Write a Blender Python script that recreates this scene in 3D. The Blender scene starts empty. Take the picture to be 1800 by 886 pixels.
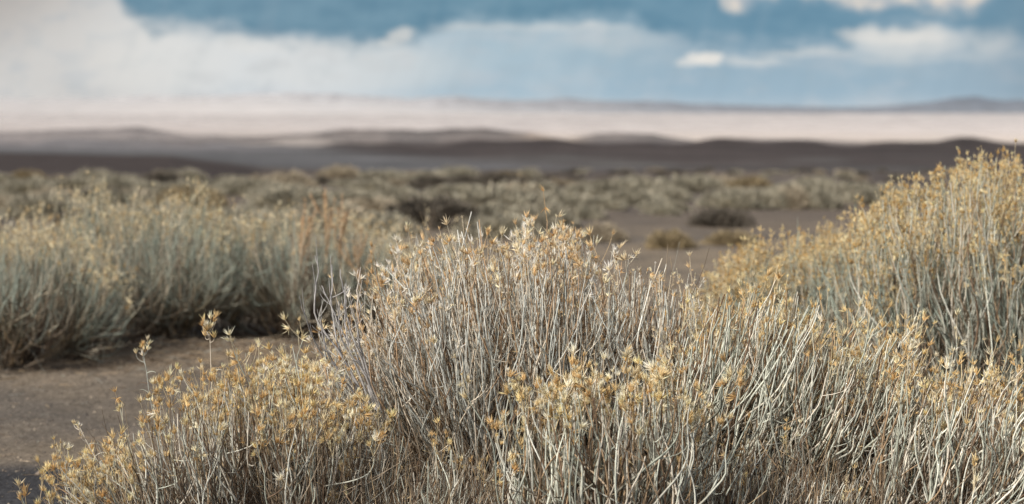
import bpy, math
import numpy as np

SC = bpy.context.scene
COL = SC.collection
rng = np.random.default_rng(11)
H = 1.2            # camera height
F = 3500.0         # focal length in units of 1/1800 of the picture width
HZ = 195.0         # horizon line of the photograph in the same units
TILT = math.atan((443 - HZ) / F)

# ------------------------------------------------------------------ helpers
def ray(px, py):
    px = np.asarray(px, float); py = np.asarray(py, float)
    a = (px - 900) / F; b = -(py - 443) / F
    ct, st = math.cos(TILT), math.sin(TILT)
    return a, ct + b * st, -st + b * ct
def P(px, py, D):
    """world point lying at distance D (along +Y) in the direction of a place in the photograph"""
    x, y, z = ray(px, py)
    return np.stack([x / y * D, np.zeros_like(x) + D, H + z / y * D], -1)

def srgb(r, g, b):
    c = np.array([r, g, b], float) / 255
    return np.where(c <= .04045, c / 12.92, ((c + .055) / 1.055) ** 2.4)

def tag(o, label=None, cat=None, group=None, kind=None):
    if label: o['label'] = label
    if cat: o['category'] = cat
    if group: o['group'] = group
    if kind: o['kind'] = kind
    return o

def build(name, verts, quads, cols, mat, parent=None, smooth=True, loc=(0, 0, 0)):
    me = bpy.data.meshes.new(name)
    verts = np.asarray(verts, np.float32).reshape(-1, 3) - np.array(loc, np.float32)
    quads = np.asarray(quads, np.int32).reshape(-1, 4)
    n = len(quads)
    me.vertices.add(len(verts)); me.vertices.foreach_set('co', verts.ravel())
    me.loops.add(n * 4); me.loops.foreach_set('vertex_index', quads.ravel())
    me.polygons.add(n)
    me.polygons.foreach_set('loop_start', np.arange(0, n * 4, 4, dtype=np.int32))
    me.update(calc_edges=True)
    me.polygons.foreach_set('use_smooth', np.full(n, smooth))
    if cols is not None:
        at = me.color_attributes.new('tint', 'FLOAT_COLOR', 'POINT')
        c = np.ones((len(verts), 4), np.float32); c[:, :3] = np.asarray(cols).reshape(-1, 3)
        at.data.foreach_set('color', c.ravel())
    me.materials.append(mat)
    o = bpy.data.objects.new(name, me); COL.objects.link(o)
    if parent is not None: o.parent = parent
    return o

class Geo:
    def __init__(s): s.v = []; s.q = []; s.c = []; s.n = 0
    def add(s, v, q, c):
        v = v.reshape(-1, 3); s.v.append(v); s.q.append(q.reshape(-1, 4) + s.n); s.c.append(c.reshape(-1, 3)); s.n += len(v)
    def obj(s, name, mat, parent=None, smooth=True, loc=(0, 0, 0)):
        return build(name, np.concatenate(s.v), np.concatenate(s.q), np.concatenate(s.c), mat, parent, smooth, loc)

def norm(a): return a / np.maximum(np.linalg.norm(a, axis=-1, keepdims=True), 1e-9)

def tubes(g, path, rad, col, sides=4):
    """path (N,M,3), rad (N,M), col (N,3) or (N,M,3)"""
    N, M, _ = path.shape
    t = norm(np.gradient(path, axis=1))
    ref = norm(np.array([0.37, 0.91, 0.12]) + 0 * t)
    u = norm(np.cross(t, ref)); w = np.cross(t, u)
    a = np.arange(sides) * 2 * math.pi / sides
    ring = path[:, :, None, :] + rad[:, :, None, None] * (np.cos(a)[:, None] * u[:, :, None, :] + np.sin(a)[:, None] * w[:, :, None, :])
    idx = np.arange(N * M * sides).reshape(N, M, sides)
    nx = np.roll(idx, -1, axis=2)
    q = np.stack([idx[:, :-1], nx[:, :-1], nx[:, 1:], idx[:, 1:]], -1)
    if col.ndim == 2: col = np.repeat(col[:, None, :], M, 1)
    c = np.repeat(col[:, :, None, :], sides, 2)
    g.add(ring, q, c)

def blades(g, base, d, L, W, c0, c1, r, mid=.42, bend=0.0):
    """narrow pointed bracts / leaves: one folded diamond each"""
    K = len(base)
    s = norm(np.cross(d, r.normal(size=(K, 3))))
    nn = np.cross(d, s)
    L = L[:, None]; W = W[:, None]
    m = base + d * L * mid + nn * L * bend
    tip = base + d * L
    v = np.stack([base, m + s * W * .5, tip, m - s * W * .5], 1)
    q = np.arange(K * 4).reshape(K, 4)
    cm = (c0 + c1) / 2
    c = np.stack([c0, cm, c1, cm], 1)
    g.add(v, q, c)

def bez(p0, p1, p2, p3, M):
    t = np.linspace(0, 1, M)[None, :, None]
    p0, p1, p2, p3 = [p[:, None, :] for p in (p0, p1, p2, p3)]
    return (1 - t) ** 3 * p0 + 3 * (1 - t) ** 2 * t * p1 + 3 * (1 - t) * t * t * p2 + t ** 3 * p3

def sample(path, t):
    """point and tangent of path (N,M,3) at t (N,)"""
    M = path.shape[1]
    f = np.clip(t, 0, .9999) * (M - 1); i = f.astype(int); k = (f - i)[:, None]
    n = np.arange(len(path))
    a = path[n, i]; b = path[n, i + 1]
    return a * (1 - k) + b * k, norm(b - a)

def fbm(x, y, seed=0, octaves=4, lac=2.03, gain=.5):
    """cheap value noise, vectorised"""
    out = np.zeros(np.broadcast(x, y).shape); amp = 1; tot = 0
    for o in range(octaves):
        xi = np.floor(x).astype(np.int64); yi = np.floor(y).astype(np.int64)
        fx = x - xi; fy = y - yi
        fx = fx * fx * (3 - 2 * fx); fy = fy * fy * (3 - 2 * fy)
        def h(i, j):
            n = (i * 374761393 + j * 668265263 + (seed + o) * 982451653) & 0x7fffffff
            n = ((n ^ (n >> 13)) * 1274126177) & 0x7fffffff
            return ((n ^ (n >> 16)) & 0xffff) / 65535.0
        v = (h(xi, yi) * (1 - fx) + h(xi + 1, yi) * fx) * (1 - fy) + (h(xi, yi + 1) * (1 - fx) + h(xi + 1, yi + 1) * fx) * fy
        out = out + amp * (v * 2 - 1); tot += amp; amp *= gain; x = x * lac + 7.3; y = y * lac + 3.1
    return out / tot

def sstep(a, b, x):
    t = np.clip((x - a) / (b - a), 0, 1); return t * t * (3 - 2 * t)

# ------------------------------------------------------------------ materials
def new_mat(name):
    m = bpy.data.materials.new(name); m.use_nodes = True
    nt = m.node_tree; nt.nodes.clear()
    return m, nt
def plant_mat(name, rough=.75, transl=.0, noise=.25, scale=60, spec=.25):
    m, nt = new_mat(name); N = nt.nodes.new; L = nt.links.new
    out = N('ShaderNodeOutputMaterial'); b = N('ShaderNodeBsdfPrincipled')
    at = N('ShaderNodeAttribute'); at.attribute_name = 'tint'
    tc = N('ShaderNodeTexCoord'); nz = N('ShaderNodeTexNoise'); nz.inputs['Scale'].default_value = scale; nz.inputs['Detail'].default_value = 3
    L(tc.outputs['Object'], nz.inputs['Vector'])
    mr = N('ShaderNodeMapRange'); mr.inputs['From Min'].default_value = .3; mr.inputs['From Max'].default_value = .7
    mr.inputs['To Min'].default_value = 1 - noise; mr.inputs['To Max'].default_value = 1 + noise
    L(nz.outputs['Fac'], mr.inputs['Value'])
    mx = N('ShaderNodeVectorMath'); mx.operation = 'SCALE'
    L(at.outputs['Color'], mx.inputs[0]); L(mr.outputs['Result'], mx.inputs['Scale'])
    L(mx.outputs['Vector'], b.inputs['Base Color'])
    b.inputs['Roughness'].default_value = rough
    b.inputs['Specular IOR Level'].default_value = spec
    if transl > 0:
        tr = N('ShaderNodeBsdfTranslucent'); L(mx.outputs['Vector'], tr.inputs['Color'])
        ms = N('ShaderNodeMixShader'); ms.inputs['Fac'].default_value = transl
        L(b.outputs[0], ms.inputs[1]); L(tr.outputs[0], ms.inputs[2]); L(ms.outputs[0], out.inputs['Surface'])
    else:
        L(b.outputs[0], out.inputs['Surface'])
    return m

M_STEM = plant_mat('dry_stem_bark', .7, 0, .22, 90)
M_TWIG = plant_mat('brown_twig_bark', .85, 0, .3, 70, .1)
M_HEAD = plant_mat('straw_seed_head', .75, .22, .12, 120, .15)
M_SHRUB = plant_mat('sage_foliage', .85, .1, .3, 3, .1)

def ground_mat(name, bump=.5, fine=True):
    m, nt = new_mat(name); N = nt.nodes.new; L = nt.links.new
    out = N('ShaderNodeOutputMaterial'); b = N('ShaderNodeBsdfPrincipled')
    at = N('ShaderNodeAttribute'); at.attribute_name = 'tint'
    b.inputs['Roughness'].default_value = .95; b.inputs['Specular IOR Level'].default_value = .1
    tc = N('ShaderNodeTexCoord')
    fac = None
    specs = [(1.3, 5, .18), (14, 4, .22), (70, 4, .5)] if fine else [(.006, 6, .4), (.05, 5, .35), (.3, 3, .3)]
    for sc_, det, amt in specs:
        nz = N('ShaderNodeTexNoise'); nz.inputs['Scale'].default_value = sc_; nz.inputs['Detail'].default_value = det
        nz.inputs['Roughness'].default_value = .65
        L(tc.outputs['Object'], nz.inputs['Vector'])
        mr = N('ShaderNodeMapRange'); mr.inputs['From Min'].default_value = .3; mr.inputs['From Max'].default_value = .7
        mr.inputs['To Min'].default_value = 1 - amt; mr.inputs['To Max'].default_value = 1 + amt
        L(nz.outputs['Fac'], mr.inputs['Value'])
        if fac is None: fac = mr.outputs['Result']
        else:
            mu = N('ShaderNodeMath'); mu.operation = 'MULTIPLY'; L(fac, mu.inputs[0]); L(mr.outputs['Result'], mu.inputs[1]); fac = mu.outputs[0]
        last = nz
    mx = N('ShaderNodeVectorMath'); mx.operation = 'SCALE'
    L(at.outputs['Color'], mx.inputs[0]); L(fac, mx.inputs['Scale']); L(mx.outputs['Vector'], b.inputs['Base Color'])
    if fine:
        bp = N('ShaderNodeBump'); bp.inputs['Strength'].default_value = bump; bp.inputs['Distance'].default_value = .02
        n2 = N('ShaderNodeTexNoise'); n2.inputs['Scale'].default_value = 35; n2.inputs['Detail'].default_value = 6; n2.inputs['Roughness'].default_value = .7
        L(tc.outputs['Object'], n2.inputs['Vector']); L(n2.outputs['Fac'], bp.inputs['Height']); L(bp.outputs[0], b.inputs['Normal'])
    L(b.outputs[0], out.inputs['Surface'])
    return m
M_GROUND = ground_mat('sandy_soil', 1.0, True)
M_FAR = ground_mat('far_desert_soil', 0, False)

# ------------------------------------------------------------------ terrain
# Crest lines of the land seen from the viewpoint, given as bearing -> depression, turned into real heights.
lnD = np.log
def crest_hill(px):
    return np.interp(px, [-600, 0, 110, 240, 330, 450, 560, 650, 740, 800, 880, 940, 990, 1050, 1150, 1230, 1320, 1380, 1450, 1550, 1700, 1800, 2400],
                     [236, 231, 227, 224, 236, 239, 234, 225, 231, 225, 227, 234, 246, 234, 236, 248, 242, 246, 243, 250, 254, 254, 252])
def crest_mtn(px):
    return np.interp(px, [-700, 0, 90, 180, 260, 330, 420, 520, 620, 720, 800, 900, 1000, 1130, 1230, 1330, 1440, 1520, 1600, 1650, 1710, 1760, 1800, 2000, 2600],
                     [178, 176, 177, 175, 169, 171, 167, 163, 168, 173, 170, 176, 175, 178, 184, 187, 188, 190, 184, 178, 171, 176, 178, 182, 172])
def ypx_table(px):
    one = np.ones_like(px)
    near60 = np.interp(px, [0, 300, 460, 640, 900, 2000], [268, 274, 296, 301, 300, 303])
    n120 = np.interp(px, [0, 300, 460, 640, 900, 2000], [267, 272, 288, 297, 296, 294])
    n300 = np.interp(px, [0, 300, 460, 800, 900, 2000], [262, 268, 276, 281, 276, 276])
    ch = crest_hill(px)
    return [(30, 195 + 4200 / 30 * one), (60, near60), (120, n120), (300, n300), (800, 257 * one), (1000, 254 + 3 * np.sin(px / 37.0) + 2 * np.sin(px / 17.0 + 1)), (1250, 248 + 5 * np.sin(px / 61.0 + 2) + 3 * np.sin(px / 23.0)), (1450, 251 * one),
            (1800, ch), (2500, ch + 9), (4500, 249 * one), (8000, 232 * one), (14000, 210 * one), (19000, 199 * one),
            (23000, crest_mtn(px)), (30000, crest_mtn(px) + 8), (45000, 200 * one)]
def terrain_z(x, y):
    x = np.asarray(x, float); y = np.asarray(y, float)
    D = np.maximum(np.hypot(x, y), .5)
    az = np.arctan2(x, y)
    px = 900 + F * np.tan(np.clip(az, -.42, .42))
    tab = ypx_table(px)
    lD = np.log(D)
    yp = np.array(tab[0][1], float) * 1.0
    yp = np.broadcast_to(yp, D.shape).copy()
    for (d0, a), (d1, b) in zip(tab[:-1], tab[1:]):
        t = np.clip((lD - lnD(d0)) / (lnD(d1) - lnD(d0)), 0, 1)
        t = t if d0 < 1000 else t * t * (3 - 2 * t)
        yp = np.where(lD > lnD(d0), a * (1 - t) + b * t, yp)
    zfar = H - (yp - HZ) * D / F
    t = sstep(28, 34, D)
    z = zfar * t
    near = fbm(x / 2.6, y / 2.6, 3, 3) * .045 + fbm(x / .6, y / .6, 9, 2) * .006
    dune = fbm(x / 9, y / 7, 5, 3) * .16 * sstep(10, 20, D)
    z = z + near * (1 - sstep(60, 200, D)) + dune * (1 - sstep(45, 90, D))
    z = z + fbm(px / 60 + 31, lD * 9, 21, 4) * D * .0013 * sstep(900, 1500, D) * (1 - sstep(2600, 4000, D))
    z = z + fbm(px / 45 + 11, lD * 14, 27, 5) * D * .0012 * sstep(17000, 21000, D)
    # sand banked up under the left-hand shrubs
    z = z + .07 * np.exp(-(((x + 1.6) / 1.6) ** 2 + ((y - 9.4) / .8) ** 2))
    return z

def terrain_color(x, y):
    D = np.maximum(np.hypot(x, y), .5); az = np.arctan2(x, y)
    px = 900 + F * np.tan(np.clip(az, -.42, .42)); lD = np.log(D)
    n1 = fbm(x / 3.1, y / 3.1, 41, 4)[..., None]
    sand = np.array([.285, .228, .165]); grey = np.array([.175, .150, .124])
    c = sand + (grey - sand) * np.clip(.45 + 1.3 * n1 + .9 * fbm(x / .35, y / .5, 43, 3)[..., None], 0, 1)
    # shadow across the ground nearest the viewpoint, painted in as a darker soil colour
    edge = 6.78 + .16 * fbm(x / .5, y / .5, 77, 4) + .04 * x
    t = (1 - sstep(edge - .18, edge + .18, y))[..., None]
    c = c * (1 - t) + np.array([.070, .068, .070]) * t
    # lighter sand at the foot of the left shrubs
    t = (np.exp(-(((x + 1.5) / 2.2) ** 2 + ((y - 9.25) / .42) ** 2)))[..., None] * .85
    c = c * (1 - t) + np.array([.37, .285, .195]) * t
    def mix(c, t, k): t = np.clip(t, 0, 1)[..., None]; return c * (1 - t) + np.array(k) * t
    n2 = fbm(px / 160, lD * 6, 51, 4)
    n3 = fbm(px / 60, lD * 11, 57, 4)
    # plateau 20-60 m: dull greyed sand
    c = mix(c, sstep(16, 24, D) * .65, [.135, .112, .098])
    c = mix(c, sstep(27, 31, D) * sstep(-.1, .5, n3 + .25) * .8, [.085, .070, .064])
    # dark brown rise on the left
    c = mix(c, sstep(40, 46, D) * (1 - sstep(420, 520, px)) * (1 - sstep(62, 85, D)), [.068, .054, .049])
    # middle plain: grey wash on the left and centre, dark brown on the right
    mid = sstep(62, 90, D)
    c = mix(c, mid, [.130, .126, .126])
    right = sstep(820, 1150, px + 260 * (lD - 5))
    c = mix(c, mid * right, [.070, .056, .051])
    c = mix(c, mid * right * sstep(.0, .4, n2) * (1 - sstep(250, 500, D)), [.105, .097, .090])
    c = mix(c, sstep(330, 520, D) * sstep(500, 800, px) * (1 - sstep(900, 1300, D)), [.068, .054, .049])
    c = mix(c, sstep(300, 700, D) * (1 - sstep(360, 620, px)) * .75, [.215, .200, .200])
    # pale flat strip before the hills
    c = mix(c, sstep(900, 1080, D) * (1 - sstep(1200, 1330, D)) * np.exp(-((px - 480) / 170) ** 2) * .9, [.42, .37, .33])
    # hills
    hl = sstep(1200, 1450, D) * (1 - sstep(1900, 2500, D))
    c = mix(c, hl, [.112, .098, .094])
    c = mix(c, hl * sstep(.0, .4, n3) * .8, [.20, .17, .155])
    c = mix(c, hl * (1 - sstep(150, 520, px)) * .6, [.30, .27, .26])  # pinkish haze mixed into the colour of the left hills
    c = mix(c, hl * np.exp(-((px - 965) / 45) ** 2) * 1.0, [.50, .40, .31])  # sunlit slope painted as a lighter tan
    c = mix(c, hl * sstep(1180, 1500, px) * .5, [.32, .27, .24])  # haze mixed into the colour of the right-hand hills
    # basin: pale dusty ground, with distance haze put into the colour
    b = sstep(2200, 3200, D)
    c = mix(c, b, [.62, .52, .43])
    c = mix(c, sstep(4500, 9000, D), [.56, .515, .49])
    # mountains: haze put into the colour, bluish at right, dusty pale at left
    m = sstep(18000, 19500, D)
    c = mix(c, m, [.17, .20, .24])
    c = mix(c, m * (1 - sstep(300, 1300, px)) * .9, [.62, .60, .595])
    st = fbm(px / 170 + 5, lD * 24, 71, 4); sp = fbm(px / 14, lD * 60, 73, 3)
    k = sstep(50, 90, D)
    c = c * (1 + k * (.42 * st * (1 - .75 * b) + .22 * sp * (1 - b)))[..., None]
    return c * .80

def make_terrain(name, D0, D1, nD, mat, label=None, full=True):
    Ds = np.exp(np.linspace(math.log(D0), math.log(D1), nD))
    fine = np.linspace(-.36, .36, 620)
    coarse = np.linspace(.36, 2 * math.pi - .36, 90)[1:-1]
    az = np.concatenate([fine, coarse]) if full else np.linspace(-.5, .5, 760)
    A, R = np.meshgrid(az, Ds)
    X = R * np.sin(A); Y = R * np.cos(A)
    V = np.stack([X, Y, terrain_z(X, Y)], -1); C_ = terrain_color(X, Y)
    nr, nc = A.shape
    idx = np.arange(nr * nc).reshape(nr, nc)
    if full:
        nxt = np.roll(idx, -1, 1)
        q = np.stack([idx[:-1], idx[1:], nxt[1:], nxt[:-1]], -1)
    else:
        q = np.stack([idx[:-1, :-1], idx[1:, :-1], idx[1:, 1:], idx[:-1, 1:]], -1)
    q = q[..., ::-1]
    o = build(name, V, q, C_, mat)
    tag(o, kind='structure')
    return o
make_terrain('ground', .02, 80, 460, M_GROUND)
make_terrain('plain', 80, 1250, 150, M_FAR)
make_terrain('hills', 1250, 2900, 90, M_FAR)
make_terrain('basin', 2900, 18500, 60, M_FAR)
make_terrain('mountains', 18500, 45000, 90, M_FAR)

# blowing dust hanging over the basin: curved, soft-topped veils of lit dust several kilometres out
def dust(D, y_bot, y_top, dens, name, left_w, color, right_w=1.0):
    az = np.linspace(-.6, .6, 160); vv = np.linspace(0, 1, 14)
    A, Vv = np.meshgrid(az, vv)
    z0 = H - (y_bot - HZ) * D / F; z1 = H - (y_top - HZ) * D / F
    V = np.stack([D * np.sin(A), D * np.cos(A), z0 + (z1 - z0) * Vv], -1)
    px = 900 + F * np.tan(A)
    n = fbm(px / 240, Vv * 1.5 + 4, 91, 4)
    w = left_w + (right_w - left_w) * sstep(300, 1500, px)
    top = 1 - sstep(.35 + .2 * n, 1.0, Vv)
    alpha = np.clip(dens * w * top * sstep(0, .18, Vv) * (1 + .3 * n), 0, 1)
    idx = np.arange(A.size).reshape(A.shape)
    q = np.stack([idx[:-1, :-1], idx[:-1, 1:], idx[1:, 1:], idx[1:, :-1]], -1)
    m, nt = new_mat(name + '_veil'); N = nt.nodes.new; L = nt.links.new
    out = N('ShaderNodeOutputMaterial'); df = N('ShaderNodeBsdfDiffuse'); df.inputs['Color'].default_value = (*color, 1)
    tp = N('ShaderNodeBsdfTransparent'); ms = N('ShaderNodeMixShader'); at = N('ShaderNodeAttribute'); at.attribute_name = 'tint'
    L(at.outputs['Fac'], ms.inputs['Fac']); L(tp.outputs[0], ms.inputs[1]); L(df.outputs[0], ms.inputs[2]); L(ms.outputs[0], out.inputs['Surface'])
    o = build(name, V, q, np.repeat(alpha[..., None], 3, -1).reshape(-1, 3), m)
    tag(o, kind='structure')
dust(17500, 222, 158, .9, 'dust_haze', 1.0, (.66, .635, .62), .14)
dust(1560, 268, 214, .42, 'dust_haze', 1.0, (.50, .455, .43), .75)
dust(5200, 262, 196, .55, 'dust_haze', 1.0, (.63, .585, .56), .8)

# ------------------------------------------------------------------ shrubs
def pick(r, palette, n, jit=.12):
    p = np.array([c for c, _ in palette]); w = np.array([k for _, k in palette], float); w /= w.sum()
    c = p[r.choice(len(p), n, p=w)]
    return c * (1 + r.normal(0, jit, (n, 1))).clip(.6, 1.5)

PAL_STEM = [(srgb(205, 206, 190), 4), (srgb(220, 217, 202), 3), (srgb(176, 179, 163), 3), (srgb(224, 214, 196), 2), (srgb(168, 142, 112), 2.6), (srgb(120, 98, 78), 2)]
PAL_PALE = [(srgb(221, 219, 208), 4), (srgb(206, 208, 198), 3), (srgb(228, 214, 192), 3), (srgb(184, 154, 122), 2.6), (srgb(158, 158, 148), 2), (srgb(128, 106, 84), 1.6)]
PAL_BLUE = [(srgb(160, 168, 154), 5), (srgb(178, 177, 160), 3), (srgb(134, 142, 130), 3), (srgb(196, 184, 162), 2), (srgb(140, 122, 102), 1.6)]
PAL_TWIG = [(srgb(124, 108, 90), 3), (srgb(154, 138, 118), 3), (srgb(90, 76, 62), 3), (srgb(150, 148, 138), 2), (srgb(178, 156, 124), 1)]
PAL_GOLD = [(srgb(232, 208, 160), 4), (srgb(240, 224, 188), 3), (srgb(222, 192, 142), 3), (srgb(244, 234, 208), 2)]
PAL_STRAW = [(srgb(226, 210, 176), 4), (srgb(232, 219, 188), 3), (srgb(206, 184, 144), 3), (srgb(232, 222, 196), 2)]
PAL_WHITE = [(srgb(238, 222, 192), 4), (srgb(248, 242, 228), 3), (srgb(222, 196, 156), 3), (srgb(204, 172, 128), 1)]
PAL_YELLOW = [(srgb(220, 200, 158), 4), (srgb(230, 212, 170), 3), (srgb(204, 174, 120), 3), (srgb(236, 222, 186), 1)]
PAL_RUST = [(srgb(192, 162, 126), 3), (srgb(204, 178, 146), 3)]

def shrub(name, label, D, root, outline, n_prim, n_sec, depth_r, seed, pal=PAL_STEM, pal_head=PAL_GOLD, follow=.3,
          head_frac=.85, heads=(3, 6), hscale=1.0, rad=.0032, n_twig=1500, low=.25, lean=0.0, group=None, nblade=8, flower_len=.07,
          curl=3, M=15, bare_top=.1, zspread=.09, splay=.55, twig_z=.55, up2=.42, fan=.22, lump=.07, front_bare=.6, tipspread=.075, bw=.15, up1=(.12, .34), rshift=0.0, bias=None, emerge=.06, clumps=12, tight=(.0, .35), dome=.5, jag=True, fork_h=(.14, .38), fork_out=(.2, .6), sweep=(.4, 1.15)):
    r = np.random.default_rng(seed)
    ox = np.array([p[0] for p in outline], float); oy = np.array([p[1] for p in outline], float)
    rx, ry_w = P(root, 443, D)[0], D
    base = np.array([rx, ry_w, float(terrain_z(rx, ry_w))])
    def tips(n, lowfrac):
        px = ox[0] + (ox[-1] - ox[0]) * (r.random(n) if bias is None else r.beta(bias[0], bias[1], n))
        c = (ox[0] + ox[-1]) / 2; hw = (ox[-1] - ox[0]) / 2
        e = np.sqrt(np.clip(1 - ((px - c) / hw) ** 2 * .8, .05, 1))
        dy = r.uniform(-1, 1, n) * depth_r * e
        oyv = np.interp(px, ox, oy)
        top = P(px, oyv, D); zb = P(px, oyv, 1.0)[:, 2]
        z = np.minimum(top[:, 2], H + (zb - H) * (D + dy)) * (1 - .16 * (dy / depth_r) ** 2)
        z = z - .004
        z = z * (1 - np.abs(r.normal(0, zspread, n)))
        lo = r.random(n) < lowfrac
        z = np.where(lo, z * r.uniform(.42, .9, n), z)
        # lumps in the crown
        z = z * (1 + lump * fbm(px / 45, dy * 7, seed, 2))
        lo = lo | ((dy < -.35 * depth_r) & (r.random(n) < front_bare))
        em = r.random(n) < emerge; z = np.where(em & ~lo, z + np.minimum(r.exponential(.02, n), .045), z)
        x = top[:, 0]
        return np.stack([x, D + dy, np.maximum(z, base[2] + .08)], -1), lo
    G = Geo(); GT = Geo(); GH = Geo()
    def wobble(path, amp):
        n, m, _ = path.shape
        t = np.linspace(0, 1, m)[None, :, None]
        ln = np.linalg.norm(path[:, -1] - path[:, 0], axis=-1)[:, None, None]
        for f, a in ((.8, .042), (1.7, .020), (3.2, .006)):
            ph = r.uniform(0, 6.28, (n, 1, 3)); k = r.normal(0, 1, (n, 1, 3)) * np.array([1, 1, .4])
            path = path + np.sin(t * 6.28 * f + ph) * k * a * amp * ln * np.sin(t * math.pi * .5) ** .7
        return path
    t1, lo1 = tips(n_prim, low)
    up = np.array([0, 0, 1.0]); leanv = np.array([lean, 0, 0])
    # the crown is made of separate candelabra: a main branch forks low down and its stems sweep out, then up
    cc, _ = tips(clumps, 0.0)
    order = np.argsort(cc[:, 0])
    cc = cc[order]; cc[:, 0] = cc[:, 0] * .5 + .5 * np.linspace(t1[:, 0].min(), t1[:, 0].max(), clumps)
    dist = np.hypot((t1[:, None, 0] - cc[None, :, 0]), (t1[:, None, 1] - cc[None, :, 1]) * .8)
    ci = np.argmin(dist + r.normal(0, .02, dist.shape), 1)
    dd_ = dist[np.arange(n_prim), ci]
    pull = r.uniform(*tight, (n_prim, 1)) * np.array([1, 1, 0])
    t1 = t1 + (cc[ci] - t1) * pull
    t1[:, 2] -= dome * dd_ ** 1.5 * r.uniform(.3, 1.2, n_prim)
    t1[:, 2] = np.maximum(t1[:, 2], base[2] + .06)
    tall = r.uniform(.86, 1.06, clumps)[ci] if jag else 1.0
    t1[:, 2] = base[2] + (t1[:, 2] - base[2]) * np.minimum(tall, 1.03)
    # forks
    rk = base + (cc - base) * np.array([follow, follow * .8, 0]); rk[:, 0] += rshift * r.uniform(.7, 1.3, clumps)
    rk[:, :2] += r.normal(0, .03, (clumps, 2)); rk[:, 2] = terrain_z(rk[:, 0], rk[:, 1]) - .02
    nk = rk + (cc - rk) * np.array([1, 1, 0]) * r.uniform(*fork_out, (clumps, 1)) + up * (cc - rk)[:, 2:3] * r.uniform(*fork_h, (clumps, 1))
    K = n_prim
    low0 = bez(rk, rk + (nk - rk) * np.array([.55, .55, .2]), rk + (nk - rk) * np.array([.9, .9, .6]), nk, 8)
    st, tg0 = sample(low0[ci], r.uniform(.35, 1.0, K) ** .8)
    st = st + r.normal(0, .008, (K, 3))
    hor = (t1 - st) * np.array([1, 1, 0]); h = np.maximum((t1 - st)[:, 2:3], .05)
    ln = np.linalg.norm(t1 - st, axis=-1, keepdims=True)
    out = r.uniform(*sweep, (K, 1))
    p1 = st + tg0 * ln * .12 + hor * out + up * h * r.uniform(.05, .22, (K, 1)) + r.normal(0, .012, (K, 3))
    p2 = t1 - hor * (fan + r.uniform(-.12, .12, (K, 1))) - (up + leanv) * h * r.uniform(.34, .55, (K, 1)) + r.normal(0, .012, (K, 3))
    prim = wobble(bez(st, p1, p2, t1, M), 1)
    # secondary stems leave a primary one and turn upward beside it
    par = r.integers(0, n_prim, n_sec)
    s0, tg = sample(prim[par], r.uniform(.12, .62, n_sec))
    t2 = t1[par] + r.normal(0, 1, (n_sec, 3)) * np.array([1, 1, .5]) * tipspread
    t2[:, 2] = np.minimum(t2[:, 2], t1[par][:, 2] + .008 - r.exponential(.03, n_sec))
    t2[:, 2] = np.maximum(t2[:, 2], s0[:, 2] + .06)
    ln = np.linalg.norm(t2 - s0, axis=-1, keepdims=True)
    hor2 = (t2 - s0) * np.array([1, 1, 0])
    q1 = s0 + tg * ln * .22 + hor2 * .45 + norm(r.normal(0, 1, (n_sec, 3)) * np.array([1, 1, .1])) * ln * .10
    q2 = t2 - hor2 * .1 - (up + leanv) * ln * r.uniform(.3, .5, (n_sec, 1))
    sec = wobble(bez(s0, q1, q2, t2, M), 1)
    tt = np.linspace(0, 1, M)[None]
    path = np.concatenate([prim, sec]); lo = np.concatenate([lo1, lo1[par] | (r.random(n_sec) < .1)])
    R0 = np.concatenate([r.uniform(.85, 1.35, n_prim), r.uniform(.6, 1.0, n_sec)]) * rad
    R = R0[:, None] * (1 - .62 * tt ** 1.2)
    cs = pick(r, pal, len(path))
    # old lower stems are brown, darkened further to paint shade inside the shrub
    cb = cs[:, None, :] * (1 - .0 * tt[..., None])
    brown = pick(r, PAL_TWIG, len(path))[:, None, :]
    k = (1 - sstep(.05, .62, tt))[..., None] * .72
    cb = cb * (1 - k) + brown * k
    tubes(G, path, R, cb, 4)
    tubes(G, wobble(low0, .6), np.linspace(2.6, 1.5, 8)[None] * rad * np.ones((clumps, 1)), pick(r, PAL_TWIG, clumps), 6)
    # short side shoots on the upper part
    nS = int(len(path) * .8)
    i = r.integers(0, len(path), nS); a0, ta = sample(path[i], r.uniform(.35, .92, nS))
    dd = norm(ta * .9 + r.normal(0, .5, (nS, 3))); L_ = r.uniform(.03, .10, nS)[:, None]
    e1 = a0 + dd * L_; e2 = e1 + (up * .8 + dd * .2) * L_ * .5
    sh = bez(a0, a0 + dd * L_ * .5, e1, e2, 5)
    tubes(G, sh, np.linspace(1, .45, 5)[None] * rad * r.uniform(.28, .45, (nS, 1)), cs[i], 3)
    # flowering tops: branchlets with star-shaped empty seed heads
    has = np.where((~lo) & (r.random(len(path)) > bare_top) & (r.random(len(path)) < head_frac))[0]
    nb = r.integers(heads[0], heads[1] + 1, len(has))
    ii = np.repeat(has, nb); K = len(ii)
    b0, tb = sample(path[ii], 1 - r.random(K) ** 1.5 * .16)
    db = norm(tb + r.normal(0, .42, (K, 3)) * np.array([1, 1, .5]) + up * .25)
    Lb = (flower_len * r.uniform(.35, 1.0, K))[:, None]
    b1 = b0 + db * Lb * .7; b2 = b1 + norm(db + up * .9) * Lb * .45
    bp = bez(b0, b0 + db * Lb * .35, b1, b2, 4)
    hc = pick(r, pal_head, K, .1)
    tubes(G, bp, np.linspace(1, .6, 4)[None] * rad * r.uniform(.26, .4, (K, 1)), (hc * .75 + cs[ii] * .25) * .85, 3)
    # heads: one at the end, often a second a little lower
    hb = b2; hd = norm(b2 - b1); hcol = hc
    sel = r.random(K) < .65
    x0, xt = sample(bp[sel], r.uniform(.35, .9, sel.sum())); d2 = norm(xt + r.normal(0, .6, (sel.sum(), 3)))
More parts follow.
